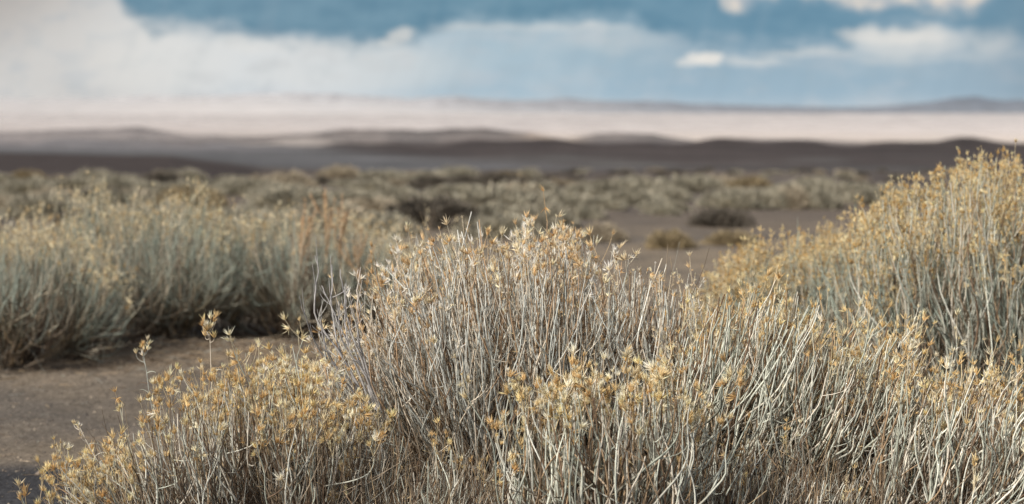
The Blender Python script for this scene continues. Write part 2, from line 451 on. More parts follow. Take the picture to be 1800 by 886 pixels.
    hb = np.concatenate([hb, x0 + d2 * .012]); hd = np.concatenate([hd, d2]); hcol = np.concatenate([hcol, hc[sel]])
    size = hscale * r.uniform(.35, 1.35, len(hb)) * .0155; nblade = int(nblade * 1.5)
    bi = np.repeat(np.arange(len(hb)), nblade)
    spread = r.uniform(.12, .95, len(bi))[:, None]
    bd = norm(hd[bi] + norm(r.normal(0, 1, (len(bi), 3))) * spread)
    c1 = hcol[bi]; c0 = c1 * np.array([.97, .90, .78]); c1 = c1 * r.uniform(.95, 1.3, (len(bi), 1))
    blades(GH, hb[bi] - hd[bi] * .003, bd, size[bi] * r.uniform(.45, 1.35, len(bi)), size[bi] * bw, c0, np.minimum(c1, .9), r, .4, .05)
    # dry curled leaves along the stems
    if curl:
        nl = len(path) * curl
        i = r.integers(0, len(path), nl); a0, ta = sample(path[i], r.uniform(.3, .97, nl))
        d = norm(ta * .4 + r.normal(0, .6, (nl, 3)))
        cl = pick(r, PAL_GOLD + PAL_STEM, nl, .15) * .8
        blades(GH, a0, d, r.uniform(.008, .028, nl), r.uniform(.0010, .0022, nl), cl, cl, r, .5, .12)
    # fine dead twigs filling the inside
    nT = n_twig
    pi = r.integers(0, len(prim), nT); tq = r.uniform(.0, 1, nT) * twig_z; a0, ta = sample(prim[pi], tq)
    dn = r.random(nT) < .45      # the lower ones stand between the fork and the ground
    fq = r.uniform(.0, 1, nT)[:, None]; rr0 = rk[ci[pi]] + (prim[pi, 0] - rk[ci[pi]]) * np.array([1.25, 1.1, 0]) + r.normal(0, .06, (nT, 3)) * np.array([1, 1, 0])
    a0 = np.where(dn[:, None], rr0 * (1 - fq) + prim[pi, 3] * fq, a0); ta = np.where(dn[:, None], norm(prim[pi, 3] - rr0), ta)
    a0 = a0 + r.normal(0, .03, (nT, 3)); a0[:, 2] = np.maximum(a0[:, 2], base[2] + .01)
    d = norm(ta * .7 + r.normal(0, .55, (nT, 3)) + up * .5); L_ = r.uniform(.08, .26, nT)[:, None]
    k2 = norm(r.normal(0, 1, (nT, 3)))
    tw = bez(a0, a0 + d * L_ * .35 + k2 * L_ * .07, a0 + d * L_ * .7 - k2 * L_ * .05, a0 + d * L_ + up * L_ * .15, 6)
    tubes(GT, tw, np.linspace(1, .4, 6)[None] * rad * r.uniform(.3, .62, (nT, 1)), pick(r, PAL_TWIG, nT, .15), 3)
    e = bpy.data.objects.new(name, None); COL.objects.link(e)
    e.location = base; e.empty_display_size = .2
    tag(e, label, 'shrub', group)
    # ground-level crown of old wood
    GW = Geo(); nw = 26
    a = r.uniform(0, 6.28, nw); w0 = base + np.stack([np.cos(a) * .05, np.sin(a) * .05, 0 * a - .03], -1)
    hx = max(.12, (P(ox[-1], 443, D)[0] - P(ox[0], 443, D)[0]) * .18)
    w3 = base + np.stack([np.cos(a) * hx * r.uniform(.5, 1.3, nw), np.sin(a) * depth_r * .6, r.uniform(.12, .3, nw)], -1)
    wp = bez(w0, w0 + (w3 - w0) * np.array([.5, .5, .1]), w3 - np.array([0, 0, .1]), w3, 8)
    tubes(GW, wobble(wp, 2), np.linspace(1, .45, 8)[None] * rad * r.uniform(1.6, 3, (nw, 1)), pick(r, [(srgb(96, 82, 70), 2), (srgb(124, 108, 92), 1)], nw), 6)
    for g, nm, mt in ((G, 'stems', M_STEM), (GH, 'seed_heads', M_HEAD), (GT, 'dead_twigs', M_TWIG), (GW, 'woody_base', M_TWIG)):
        g.obj(nm, mt, e, smooth=(nm != 'seed_heads'), loc=base)
    return e

FG = 'dry shrubs filling the foreground'
# B: the tall central bush
shrub('dry_shrub', 'tall domed dry shrub in the middle with whitish star-shaped seed heads on its crest', 5.55, 945,
      [(540, 620), (575, 590), (615, 540), (645, 500), (690, 436), (730, 420), (762, 398), (800, 415), (845, 392), (895, 362), (925, 385), (958, 358), (985, 388), (1020, 394), (1045, 440), (1075, 520), (1100, 560)],
      600, 1000, .40, 1, pal=PAL_PALE, pal_head=PAL_WHITE, follow=.12, n_twig=4600, hscale=1.35, low=.38, group=FG, twig_z=.8, heads=(2, 4), flower_len=.08,
      fan=.42, up2=.24, splay=.48, rad=.0034, head_frac=.6, clumps=16, fork_h=(.12, .38), fork_out=(.12, .45), sweep=(.35, .8), zspread=.075, lump=.05, front_bare=.8)
# C: the smaller forked one right of its crest
shrub('dry_shrub', 'narrow pale forked shrub with bare spiky twigs just right of the tall central one', 5.45, 1120,
      [(1035, 540), (1062, 480), (1090, 425), (1120, 455), (1145, 435), (1170, 435), (1195, 460), (1216, 490)], 110, 150, .12, 2, pal=PAL_PALE, pal_head=PAL_WHITE,
      follow=.08, n_twig=400, hscale=.85, low=.2, bare_top=.35, group=FG, rad=.0033, twig_z=.8, splay=.22, clumps=2, fork_h=(.5, .6), sweep=(.6, 1.1), tight=(0, .2), dome=.3, up1=(.4, .55), fan=-.04, up2=.28, heads=(2, 3), head_frac=.6)
# E: the long bush at right
shrub('dry_shrub', 'wide upright grey-green shrub right of centre whose many straight stems lean right', 5.3, 1360,
      [(1180, 620), (1215, 560), (1260, 495), (1310, 488), (1350, 505), (1400, 530), (1425, 560), (1450, 610), (1475, 570), (1500, 540), (1525, 560), (1575, 556), (1610, 590)],
      300, 480, .26, 3, pal=PAL_STEM, pal_head=PAL_GOLD, follow=.62, n_twig=2400, hscale=1.12, low=.22, lean=.16, group=FG, rad=.0040, zspread=.09, heads=(2, 4),
      head_frac=.55, flower_len=.09, clumps=13, front_bare=.85, lump=.13, rshift=-.30, up1=(.02, .2), splay=.72, fork_out=(.25, .6))
shrub('dry_shrub', 'lower golden-topped shrub filling the bottom right corner', 5.1, 1690,
      [(1560, 610), (1600, 580), (1660, 595), (1690, 640), (1730, 650), (1765, 615), (1800, 650), (1850, 680), (1960, 700)],
      260, 430, .30, 4, pal=PAL_STEM, pal_head=PAL_GOLD, follow=.6, n_twig=2000, hscale=1.15, low=.3, lean=.14, group=FG, rad=.0038, zspread=.13, heads=(2, 4), head_frac=.6, front_bare=.5, clumps=12, rshift=-.32, up1=(.02, .2), splay=.75)
# D: the small golden one in front
shrub('dry_shrub', 'small fan-shaped shrub at bottom centre with a flat cluster of fluffy golden heads', 4.75, 1055,
      [(905, 800), (925, 700), (980, 660), (1040, 632), (1090, 655), (1130, 630), (1160, 636), (1190, 665), (1205, 740)],
      120, 130, .13, 5, pal=PAL_STEM, pal_head=PAL_GOLD, follow=.10, n_twig=250, hscale=1.35, low=.1, heads=(2, 4), group=FG, bw=.10, nblade=19, rad=.0036, splay=.28, up2=.40,
      head_frac=.85, flower_len=.05, zspread=.05, front_bare=.6, clumps=4, fork_h=(.22, .34), sweep=(.7, 1.15), tight=(0, .2), dome=.1, jag=False, fan=-.04)
# A: the golden one at left
shrub('dry_shrub', 'low sprawling shrub at bottom left topped with dense golden feathery heads', 5.0, 540,
      [(50, 880), (90, 810), (150, 830), (190, 770), (240, 765), (275, 730), (315, 670), (335, 650), (380, 640), (430, 600), (470, 622), (520, 610), (570, 640), (640, 700)],
      250, 400, .28, 6, pal=PAL_STEM + PAL_TWIG, pal_head=PAL_GOLD, follow=.3, n_twig=2000, hscale=1.25, low=.3, heads=(2, 4), group=FG, nblade=17, rad=.0032, zspread=.12, fan=.4, up2=.22, head_frac=.7, front_bare=.55, bias=(1.5, 1.2), splay=.5, clumps=13, dome=.7, fork_out=(.15, .5), bw=.10)
shrub('dry_shrub', 'low tangled shrub of thin brown stems at bottom centre-left', 4.95, 760,
      [(500, 790), (600, 740), (700, 750), (850, 790), (930, 830)], 170, 300, .22, 7, pal=PAL_TWIG + PAL_STEM, pal_head=PAL_GOLD, follow=.5, n_twig=1800,
      hscale=.9, low=.5, head_frac=.12, group=FG, rad=.0028, fan=.3, up2=.25)
shrub('dry_shrub', 'low tangled shrub of thin bare stems between the golden cluster and the right-hand shrub', 5.0, 1310,
      [(1190, 820), (1260, 760), (1340, 760), (1420, 790), (1520, 820)], 150, 300, .22, 8, pal=PAL_STEM + PAL_TWIG, pal_head=PAL_GOLD, follow=.55, n_twig=1700,
      hscale=.9, low=.5, head_frac=.08, group=FG, rad=.003, lean=.15)

MGL = 'blurred shrubs behind on the left'
shrub('rabbitbrush', 'large grey-green shrub at far left behind, touching the left edge of the sand', 9.2, 20,
      [(-260, 416), (-120, 376), (-30, 386), (40, 381), (100, 396), (160, 436), (215, 506)], 360, 650, .6, 21, pal=PAL_BLUE, pal_head=PAL_STRAW, follow=.3, n_twig=2200,
      hscale=1.35, clumps=12, head_frac=.68, flower_len=.1, fork_h=(.1, .3), nblade=5, curl=1, rad=.0042, group=MGL, M=10, twig_z=.5, heads=(2, 4))
shrub('rabbitbrush', 'broad grey-green shrub on the left with a dark hollow at its foot above the sand', 10.2, 215,
      [(0, 396), (60, 358), (140, 331), (200, 351), (270, 326), (320, 338), (380, 358), (440, 386)], 460, 850, .7, 22, pal=PAL_BLUE, pal_head=PAL_STRAW, follow=.42, n_twig=2600,
      hscale=1.35, clumps=12, head_frac=.68, flower_len=.1, fork_h=(.1, .3), nblade=5, curl=1, rad=.0040, group=MGL, M=10, twig_z=.5, heads=(2, 4), zspread=.12, lump=.16, low=.4, tipspread=.1, emerge=.2)
shrub('rabbitbrush', 'grey-green shrub behind the central one, with rusty spires rising from its right side', 10.4, 520,
      [(350, 371), (420, 354), (480, 358), (540, 364), (600, 348), (650, 371), (700, 406), (740, 436)], 400, 700, .65, 23, pal=PAL_BLUE, pal_head=PAL_STRAW, follow=.35, n_twig=2200,
      hscale=1.35, clumps=12, head_frac=.68, flower_len=.1, fork_h=(.1, .3), nblade=5, curl=1, rad=.0040, group=MGL, M=10, twig_z=.5, heads=(2, 4), zspread=.12, lump=.16, low=.4, tipspread=.1, emerge=.2)
shrub('rabbitbrush', 'thin blurred shrub just visible left of the tall central crest', 11, 740,
      [(640, 426), (680, 391), (740, 381), (800, 396), (860, 436)], 100, 160, .5, 24, pal=PAL_BLUE, pal_head=PAL_STRAW, follow=.45, n_twig=300,
      hscale=1.35, clumps=12, head_frac=.68, flower_len=.1, fork_h=(.1, .3), nblade=5, curl=1, rad=.0036, group=MGL, M=10, zspread=.2, heads=(1, 3))
MGR = 'golden shrubs behind on the right'
shrub('rabbitbrush', 'tallest golden-headed shrub rising at the right edge', 6.9, 1790,
      [(1510, 430), (1545, 350), (1575, 335), (1620, 318), (1660, 292), (1705, 258), (1740, 285), (1785, 245), (1850, 240), (1930, 240), (2060, 320)],
      600, 1200, .55, 25, pal=PAL_BLUE + PAL_STEM, pal_head=PAL_YELLOW, follow=.3, n_twig=3000, clumps=18, hscale=1.05, nblade=8, curl=2, rad=.0036, group=MGR, low=.15, zspread=.14, heads=(3, 6), front_bare=.35)
shrub('rabbitbrush', 'rounded golden-headed shrub sloping down left of the tallest right-edge shrub', 7.7, 1440,
      [(1215, 540), (1250, 480), (1300, 445), (1320, 412), (1350, 430), (1400, 405), (1430, 395), (1480, 380), (1540, 372), (1600, 380)],
      480, 900, .55, 26, pal=PAL_BLUE, pal_head=PAL_YELLOW, follow=.4, n_twig=2200, clumps=14, hscale=1.1, nblade=6, curl=1, rad=.0038, group=MGR, low=.35, zspread=.08, heads=(3, 6), M=10, front_bare=.75)

# ---- single stalks that stand out in the photo
def stalk(name, label, cat, D, pts, rad, pal, heads_at_top=8, seed=0, hscale=1.2, side=0, pal_head=PAL_GOLD, leaves=6, spire=False):
    r = np.random.default_rng(seed)
    pp = np.array([P(x, y, D) for x, y in pts])
    k = np.linspace(0, len(pp) - 1, 24)
    # Catmull-like smoothing through np.interp of a densified curve
    path = np.stack([np.interp(k, np.arange(len(pp)), pp[:, j]) for j in range(3)], -1)
    for _ in range(2): path[1:-1] = (path[:-2] + path[1:-1] * 2 + path[2:]) / 4
    path[:, 1] += np.cumsum(r.normal(0, .0015, 24))
    g = Geo(); h = Geo()
    c = pick(r, pal, 1)
    tubes(g, path[None], (np.linspace(1, .4, 24) * rad)[None], c, 5)
    up = np.array([0, 0, 1.])
    ends = [path[-1]]; dirs = [norm(path[-1] - path[-2])]
    for q in range(side):
        t = r.uniform(.82, .985); a, ta = sample(path[None], np.array([t]))
        d = norm(ta + r.normal(0, .7, (1, 3))); L_ = r.uniform(.010, .028)
        b = bez(a, a + d * L_ * .5, a + d * L_ + up * L_ * .2, a + d * L_ + up * L_ * .7, 6)
        tubes(g, b, (np.linspace(1, .5, 6) * rad * .4)[None], c, 4)
        ends.append(b[0, -1]); dirs.append(norm(b[0, -1] - b[0, -2]))
    if heads_at_top:
        hb = np.array(ends); hd = np.array(dirs)
        HS = []
        for q in range(len(hb)):
            K = 13; h = Geo(); HS.append(h)
            bd = norm(hd[q][None] + norm(r.normal(0, 1, (K, 3))) * r.uniform(.15, .9, (K, 1)))
            hc = np.repeat(pick(r, pal_head, 1, .1), K, 0)
            blades(h, np.repeat(hb[q][None], K, 0), bd, .018 * hscale * r.uniform(.6, 1.2, K), np.full(K, .0024 * hscale), hc * np.array([.82, .72, .6]), np.minimum(hc * 1.15, .9), r, .4, .05)
    if leaves:
        a, ta = sample(np.repeat(path[None], leaves, 0), r.uniform(.3, .8, leaves))
        d = norm(np.stack([r.choice([-1, 1], leaves) * 1.0, r.normal(0, .3, leaves), r.uniform(-.1, .5, leaves)], -1))
        lv = bez(a, a + d * .014 + up * .006, a + d * .025 + up * .004, a + d * .032 - up * .003, 6)
        tubes(g, lv, np.linspace(1, .3, 6)[None] * np.full((leaves, 1), .0012), pick(r, PAL_STEM, leaves), 3)
    if not heads_at_top:
        o = g.obj(name, M_STEM); tag(o, label, cat); return o
    e = bpy.data.objects.new(name, None); COL.objects.link(e); e.location = path[0]; tag(e, label, cat)
    g.obj('stem', M_STEM, e, loc=path[0])
    for h in HS: h.obj('seed_head', M_HEAD, e, smooth=False, loc=path[0])
    return e
stalk('flower_stalk', 'single tall thin stalk standing against bare sand at left, tufted at its tip', 'dry stalk', 5.0,
      [(292, 905), (285, 820), (272, 740), (263, 690), (258, 650), (250, 612)], .0026, PAL_PALE, seed=3, side=9, hscale=.95, leaves=8)
stalk('flower_stalk', 'upright golden-tipped stalk rising above the low shrub at left, beside the sand', 'dry stalk', 5.0,
      [(400, 905), (385, 780), (372, 680), (370, 620), (369, 578)], .0026, PAL_PALE, seed=4, side=10, hscale=1.25, leaves=3)
stalk('flower_stalk', 'short leaning sprig with small heads at far left bottom over the painted ground shadow', 'dry stalk', 5.0,
      [(250, 905), (200, 850), (165, 800), (140, 748)], .002, PAL_STEM, seed=5, side=5, hscale=.8, leaves=8)

# bare dead grey branch left of the central crest
def dead_branch():
    r = np.random.default_rng(77); D = 5.25
    e = bpy.data.objects.new('dead_branch', None); COL.objects.link(e)
    base = P(640, 700, D); base0 = base.copy(); e.location = base0
    tag(e, 'bare silvery grey dead branches sticking up left of the tall central shrub', 'dead branch')
    specs = [[(650, 720), (610, 640), (575, 590), (550, 560), (552, 510), (560, 480), (552, 450)],
             [(650, 720), (610, 650), (588, 590), (580, 540), (582, 500), (580, 468)],
             [(650, 710), (625, 640), (600, 580), (577, 530), (564, 503)],
             [(660, 720), (632, 640), (604, 590), (604, 530), (592, 478)],
             [(660, 720), (640, 640), (612, 570), (605, 520), (618, 505)],
             [(665, 720), (640, 650), (624, 600), (622, 540), (625, 478)],
             [(650, 720), (612, 660), (560, 610), (545, 560), (534, 516)],
             [(665, 720), (640, 650), (600, 600), (597, 560), (598, 528)],
             [(670, 720), (650, 660), (632, 600), (629, 570), (640, 530)],
             [(640, 720), (600, 660), (575, 620), (565, 570), (566, 552)]]
    for s in specs:
        g = Geo(); pp = np.array([P(x, y, D) for x, y in s]); pp[:, 1] += np.linspace(0, r.normal(0, .06), len(pp))
        k = np.linspace(0, len(pp) - 1, 20)
        path = np.stack([np.interp(k, np.arange(len(pp)), pp[:, j]) for j in range(3)], -1)
        for _ in range(2): path[1:-1] = (path[:-2] + path[1:-1] * 2 + path[2:]) / 4
        path += r.normal(0, .0012, path.shape)
        c = pick(r, [(srgb(172, 168, 164), 2), (srgb(186, 176, 164), 1)], 1)
        tubes(g, path[None], (np.linspace(1, .35, 20) * .0036)[None], c, 5)
        n = 5
        a, ta = sample(np.repeat(path[None], n, 0), r.uniform(.3, .9, n)); d = norm(ta + r.normal(0, .5, (n, 3)))
        L_ = r.uniform(.03, .08, (n, 1))
        b = bez(a, a + d * L_ * .4, a + d * L_ * .8, a + d * L_ + np.array([0, 0, .2]) * L_, 6)
        tubes(g, b, np.linspace(1, .4, 6)[None] * np.full((n, 1), .0015), np.repeat(c, n, 0), 3)
        g.obj('twig', M_STEM, e, loc=base0)
dead_branch()

# rusty spires in the left middle ground
def spire(px, ytop, ybot, D, seed, label):
    r = np.random.default_rng(seed)
    a = P(px + r.uniform(-6, 6), ybot, D); b = P(px, ytop, D)
    e = bpy.data.objects.new('rusty_spire', None); COL.objects.link(e); e.location = a
    tag(e, label, 'dry stalk', 'rusty seed spires')
    g = Geo(); h = Geo()
    path = bez(a[None], a[None] + (b - a) * .3 + r.normal(0, .02, 3), a[None] + (b - a) * .7, b[None], 14)
    paths = [path[0]]
    for _ in range(7):
        s, t = sample(path, np.array([r.uniform(.2, .7)])); d = norm(t + r.normal(0, .45, (1, 3))); L_ = r.uniform(.08, .2)
        paths.append(bez(s, s + d * L_ * .4, s + d * L_ * .8 + [0, 0, .02], s + d * L_ + [0, 0, .06], 14)[0])
    paths = np.array(paths)
    c = pick(r, PAL_RUST, len(paths))
    tubes(g, paths, np.linspace(1, .5, 14)[None] * np.full((len(paths), 1), .0035), c, 4)
    n = 900; i = r.choice(len(paths), n, p=np.array([.4] + [.6 / 7] * 7)); p0, t0 = sample(paths[i], r.uniform(.25, 1, n))
    d = norm(r.normal(0, 1, (n, 3)) + t0 * .5); cc = pick(r, PAL_RUST, n, .15)
    blades(h, p0, d, r.uniform(.007, .016, n), r.uniform(.004, .007, n), cc, cc, r)
    g.obj('stem', M_STEM, e, loc=a); h.obj('seeds', M_HEAD, e, smooth=False, loc=a)
spire(571, 338, 480, 9.9, 1, 'tallest rusty orange seed spire rising above the left shrubs')
spire(532, 382, 480, 9.9, 2, 'rusty seed spire left of the tallest one among the left shrubs')
spire(608, 372, 480, 9.9, 3, 'leaning rusty seed spire just right of the tallest one')
spire(628, 430, 520, 9.8, 4, 'shortest rusty seed spire, lowest on the right of the left shrubs')

# ------------------------------------------------------------------ far shrubs on the flat
def mound_mesh(seed, tone):
    r = np.random.default_rng(seed); n = 2600
    u = r.uniform(0, 2 * math.pi, n); v = np.arccos(r.uniform(.0, 1, n)) ** 1.0
    lump = 1 + .16 * np.sin(u * 3 + seed) * np.sin(v * 2) + .1 * np.sin(u * 5 + seed * 2)
    d = np.stack([np.cos(u) * np.sin(v), np.sin(u) * np.sin(v), np.cos(v)], -1)
    rad = lump * r.uniform(.55, 1, n)
    p = d * rad[:, None] * np.array([.5, .5, .5]); p[:, 2] *= .95
    dd = norm(d * .6 + np.array([0, 0, .8]) + r.normal(0, .3, (n, 3)))
    g = Geo(); c = pick(r, tone, n, .15)
    c = c * 1.0
    blades(g, p - dd * .05, dd, r.uniform(.08, .20, n), r.uniform(.015, .035, n), c * .8, c, r)
    # inner stems
    m = 140; u = r.uniform(0, 6.28, m); e = np.stack([np.cos(u) * .4, np.sin(u) * .4, r.uniform(.1, .4, m)], -1) * r.uniform(.4, 1, (m, 1))
    z = np.zeros((m, 3)); w = bez(z, e * [.4, .4, .2], e * [.9, .9, .5], e, 5)
    tubes(g, w, np.full((m, 5), .006), pick(r, PAL_TWIG, m), 3)
    o = g.obj('low_shrub', M_SHRUB, smooth=False)
    return o
T_SAGE = [(srgb(174, 167, 148), 3), (srgb(158, 152, 134), 3), (srgb(184, 174, 152), 2)]
T_DARK = [(srgb(104, 97, 87), 3), (srgb(118, 109, 97), 2)]
T_OLIVE = [(srgb(154, 138, 108), 3), (srgb(162, 146, 116), 2)]
T_TAN = [(srgb(184, 170, 146), 3), (srgb(168, 156, 136), 2)]
protos = [mound_mesh(1, T_SAGE), mound_mesh(2, T_SAGE), mound_mesh(3, T_DARK), mound_mesh(4, T_OLIVE), mound_mesh(5, T_TAN)]
used = set()
FARG = 'rounded shrubs scattered over the flat behind'
LAB = ['rounded sage-grey shrub out of focus on the flat beyond the foreground', 'rounded sage-grey shrub out of focus on the flat beyond the foreground',
       'dark rounded shrub out of focus on the flat beyond the foreground', 'olive-brown low mound shrub out of focus on the flat',
       'pale tan tussocky shrub out of focus on the flat']
def place(kind, px, py_base, wpx, hpx, label=None, r=rng):
    # base of the shrub on the ground: march along the bearing until the terrain is at that depression
    Ds = np.linspace(11, 75, 700); x = (px - 900) / F * Ds
    yy = HZ - (terrain_z(x, Ds) - H) * F / Ds
    j = int(np.argmin(np.abs(yy - py_base))); D = float(Ds[j]); xx = float(x[j])
    if kind in used:
        o = protos[kind].copy(); COL.objects.link(o)
    else:
        o = protos[kind]; used.add(kind)
    o.location = (xx, D, float(terrain_z(xx, D)) - .02)
    s = wpx * D / F; o.scale = (s, s, hpx * D / F / .5); o.rotation_euler = (0, 0, r.uniform(0, 6.28))
    tag(o, label or LAB[kind], 'shrub', None if label else FARG)
    return o
# shrubs one can tell apart
NAMED = [(2, 1265, 398, 118, 34, 'dark wide shrub on the bare sand, largest dark one at right of centre'),
         (3, 1285, 428, 100, 26, 'olive-brown low mound just behind the small stalk at right of centre'),
         (3, 1180, 436, 92, 34, 'low tan-olive mound on bare sand right of the central crest'),
         (4, 1062, 424, 86, 34, 'pale rounded mound directly right of the central crest'),
         (0, 965, 400, 110, 44, 'sage mound hidden partly by the highest seed heads of the central shrub'),
         (2, 765, 395, 190, 52, 'large wide sage shrub with a dark shaded foot left of the central crest'),
         (0, 1180, 352, 78, 24, 'sage shrub with dark base on the flat, above the dark wide one'),
         (2, 1256, 350, 42, 22, 'small dark shrub standing alone on the flat at right'),
         (0, 1340, 366, 96, 36, 'broad sage shrub at right, left of a close pair'),
         (4, 1392, 366, 84, 38, 'left one of a close pair of pale shrubs near the right-hand slope'),
         (1, 1445, 366, 76, 34, 'right one of a close pair of pale shrubs near the right-hand slope'),
         (1, 1165, 378, 70, 20, 'small sage shrub in front of the broad flat at right of centre'),
         (1, 1030, 385, 70, 26, 'grey-green shrub with dark lower side right of the highest seed heads')]
for k, px, pb, w, h, lb in NAMED: place(k, px, pb, w, h, lb)
rr = np.random.default_rng(5)
cnt = 0; placed = [(a[1], a[2]) for a in NAMED]
tries = 0
while cnt < 120 and tries < 6000:
    tries += 1
    pyb = rr.choice([rr.uniform(312, 350), rr.uniform(335, 420)], p=[.66, .34])
    px = rr.uniform(-120, 1560)
    if pyb > 372 and px > 1010: continue
    if px > 1000 and pyb < 328: continue

    if px < 460 and pyb < 318: continue
    if px > 1180 and rr.random() < .35: continue
    w = (pyb - 255) * rr.uniform(.8, 1.6); h = w * rr.uniform(.19, .30)
    if any(abs(px - a) < w * .42 and abs(pyb - b) < h * .4 for a, b in placed): continue
    placed.append((px, pyb)); cnt += 1
    place(int(rr.choice([0, 1, 2, 3, 4], p=[.38, .3, .1, .04, .18])), px, pyb, w, h, r=rr)
# farther, smaller ones on the dark plain at right
for q in range(60):
    px = rr.uniform(900, 1680); pb = rr.uniform(299, 322)
    place(int(rr.choice([1, 2, 4], p=[.25, .6, .15])), px, pb, rr.uniform(16, 44), rr.uniform(5, 9), r=rr)
for k, o in enumerate(protos):
    if k not in used: bpy.data.objects.remove(o)

# ------------------------------------------------------------------ litter on the sand
r = np.random.default_rng(8); g = Geo(); n = 2600
x = r.uniform(-3.2, 2.6, n); y = r.uniform(4.2, 11, n)
p0 = np.stack([x, y, terrain_z(x, y) + .004], -1); a = r.uniform(0, 6.28, n); L_ = r.uniform(.01, .07, n)[:, None]
d = np.stack([np.cos(a), np.sin(a), r.uniform(0, .12, n)], -1)
tubes(g, bez(p0, p0 + d * L_ * .3 + [0, 0, .003], p0 + d * L_ * .7 + [0, 0, .003], p0 + d * L_, 5), np.full((n, 5), .0011), pick(r, PAL_TWIG, n, .2), 3)
n = 2600; x = r.uniform(-3.4, .2, n); y = 9.35 + .25 * x * 0 + r.normal(0, .35, n)
p0 = np.stack([x, y, terrain_z(x, y) + .005], -1); a = r.uniform(0, 6.28, n); L_ = r.uniform(.02, .12, n)[:, None]
d = np.stack([np.cos(a), np.sin(a), r.uniform(0, .25, n)], -1)
tubes(g, bez(p0, p0 + d * L_ * .3 + [0, 0, .004], p0 + d * L_ * .7 + [0, 0, .004], p0 + d * L_, 5), np.full((n, 5), .0016), pick(r, PAL_TWIG, n, .2), 3)
o = g.obj('plant_litter', M_TWIG); tag(o, 'scattered broken twigs and stalks lying on the sand around the shrubs', 'plant litter', kind='stuff')
g = Geo(); n = 12000
x = r.uniform(-3.2, 2.6, n); y = r.uniform(4.2, 11, n); p = np.stack([x, y, terrain_z(x, y) + .001], -1)
s = r.uniform(.0015, .0065, n) * (1 + 1.2 * (r.random(n) < .04))
dirs = np.array([[1, 0, 0], [0, 1, 0], [-1, 0, 0], [0, -1, 0], [0, 0, .8]])
v = p[:, None, :] + dirs[None] * s[:, None, None] * r.uniform(.6, 1.3, (n, 5, 1))
i = np.arange(n)[:, None] * 5
q = np.concatenate([np.stack([i[:, 0], i[:, 0] + 1, i[:, 0] + 4, i[:, 0] + 4], -1), ], 0)
# pebbles: pyramids written as two folded quads
q = np.concatenate([np.stack([i[:, 0] + 4, i[:, 0], i[:, 0] + 1, i[:, 0] + 2], -1), np.stack([i[:, 0] + 4, i[:, 0] + 2, i[:, 0] + 3, i[:, 0]], -1)])
g.add(v, q, np.repeat(pick(r, [(srgb(120, 108, 96), 2), (srgb(84, 78, 74), 2), (srgb(160, 146, 128), 1)], n)[:, None, :], 5, 1))
o = g.obj('gravel', M_TWIG, smooth=False); tag(o, 'small loose stones on the sand', 'gravel', kind='stuff')

# ------------------------------------------------------------------ world
SUN_EL, SUN_AZ = 40.0, -128.0     # azimuth from +Y, clockwise: behind the viewer, to the left
w = bpy.data.worlds.new('World'); SC.world = w; w.use_nodes = True
nt = w.node_tree; nt.nodes.clear(); N = nt.nodes.new; L = nt.links.new
def val(v):
    n = N('ShaderNodeValue'); n.outputs[0].default_value = v; return n.outputs[0]
def setin(sock, v):
    if hasattr(v, 'is_output') or hasattr(v, 'links'): L(v, sock)
    else: sock.default_value = v
def mth(op, *a):
    n = N('ShaderNodeMath'); n.operation = op
    for i, v in enumerate(a): setin(n.inputs[i], v)
    return n.outputs[0]
def ss(a, b, x):
    n = N('ShaderNodeMapRange'); n.interpolation_type = 'SMOOTHSTEP'
    setin(n.inputs['Value'], x); setin(n.inputs['From Min'], a); setin(n.inputs['From Max'], b)
    return n.outputs[0]
def mixc(f, a, b):
    n = N('ShaderNodeMix'); n.data_type = 'RGBA'; n.clamp_factor = True
    setin(n.inputs[0], f)
    for s, v in ((n.inputs[6], a), (n.inputs[7], b)):
        if isinstance(v, (tuple, list, np.ndarray)): s.default_value = (*[float(k) for k in v], 1)
        else: L(v, s)
    return n.outputs[2]
def noise(vec, scale, detail, rough=.55):
    n = N('ShaderNodeTexNoise'); n.inputs['Scale'].default_value = scale; n.inputs['Detail'].default_value = detail; n.inputs['Roughness'].default_value = rough
    L(vec, n.inputs['Vector']); return n.outputs['Fac']
def curve(x, pts, lo, hi):
    """piecewise value of x (bearing units 0..1800 mapped from -600..2400)"""
    n = N('ShaderNodeFloatCurve'); c = n.mapping.curves[0]
    P_ = [((a + 600) / 3000, (b - lo) / (hi - lo)) for a, b in pts]
    c.points[0].location = P_[0]; c.points[1].location = P_[-1]
    for a in P_[1:-1]: c.points.new(*a)
    for p in c.points: p.handle_type = 'AUTO'
    n.mapping.update()
    L(mth('DIVIDE', mth('ADD', x, 600.0), 3000.0), n.inputs['Value'])
    return mth('ADD', mth('MULTIPLY', n.outputs[0], float(hi - lo)), float(lo))
tc = N('ShaderNodeTexCoord'); sp = N('ShaderNodeSeparateXYZ'); L(tc.outputs['Generated'], sp.inputs[0])
yy = mth('MAXIMUM', mth('ABSOLUTE', sp.outputs[1]), .05)
U = mth('ADD', mth('MULTIPLY', mth('DIVIDE', sp.outputs[0], yy), F), 900.0)
V = mth('SUBTRACT', HZ, mth('MULTIPLY', mth('DIVIDE', sp.outputs[2], yy), F))
cb = N('ShaderNodeCombineXYZ'); L(mth('DIVIDE', U, 260.0), cb.inputs[0]); L(mth('DIVIDE', V, 110.0), cb.inputs[1])
n_big = noise(cb.outputs[0], .9, 5); n_med = noise(cb.outputs[0], 2.6, 6, .6)
cb2 = N('ShaderNodeCombineXYZ'); L(mth('DIVIDE', U, 70.0), cb2.inputs[0]); L(mth('DIVIDE', V, 55.0), cb2.inputs[1])
n_sm = noise(cb2.outputs[0], 1.2, 5, .6)
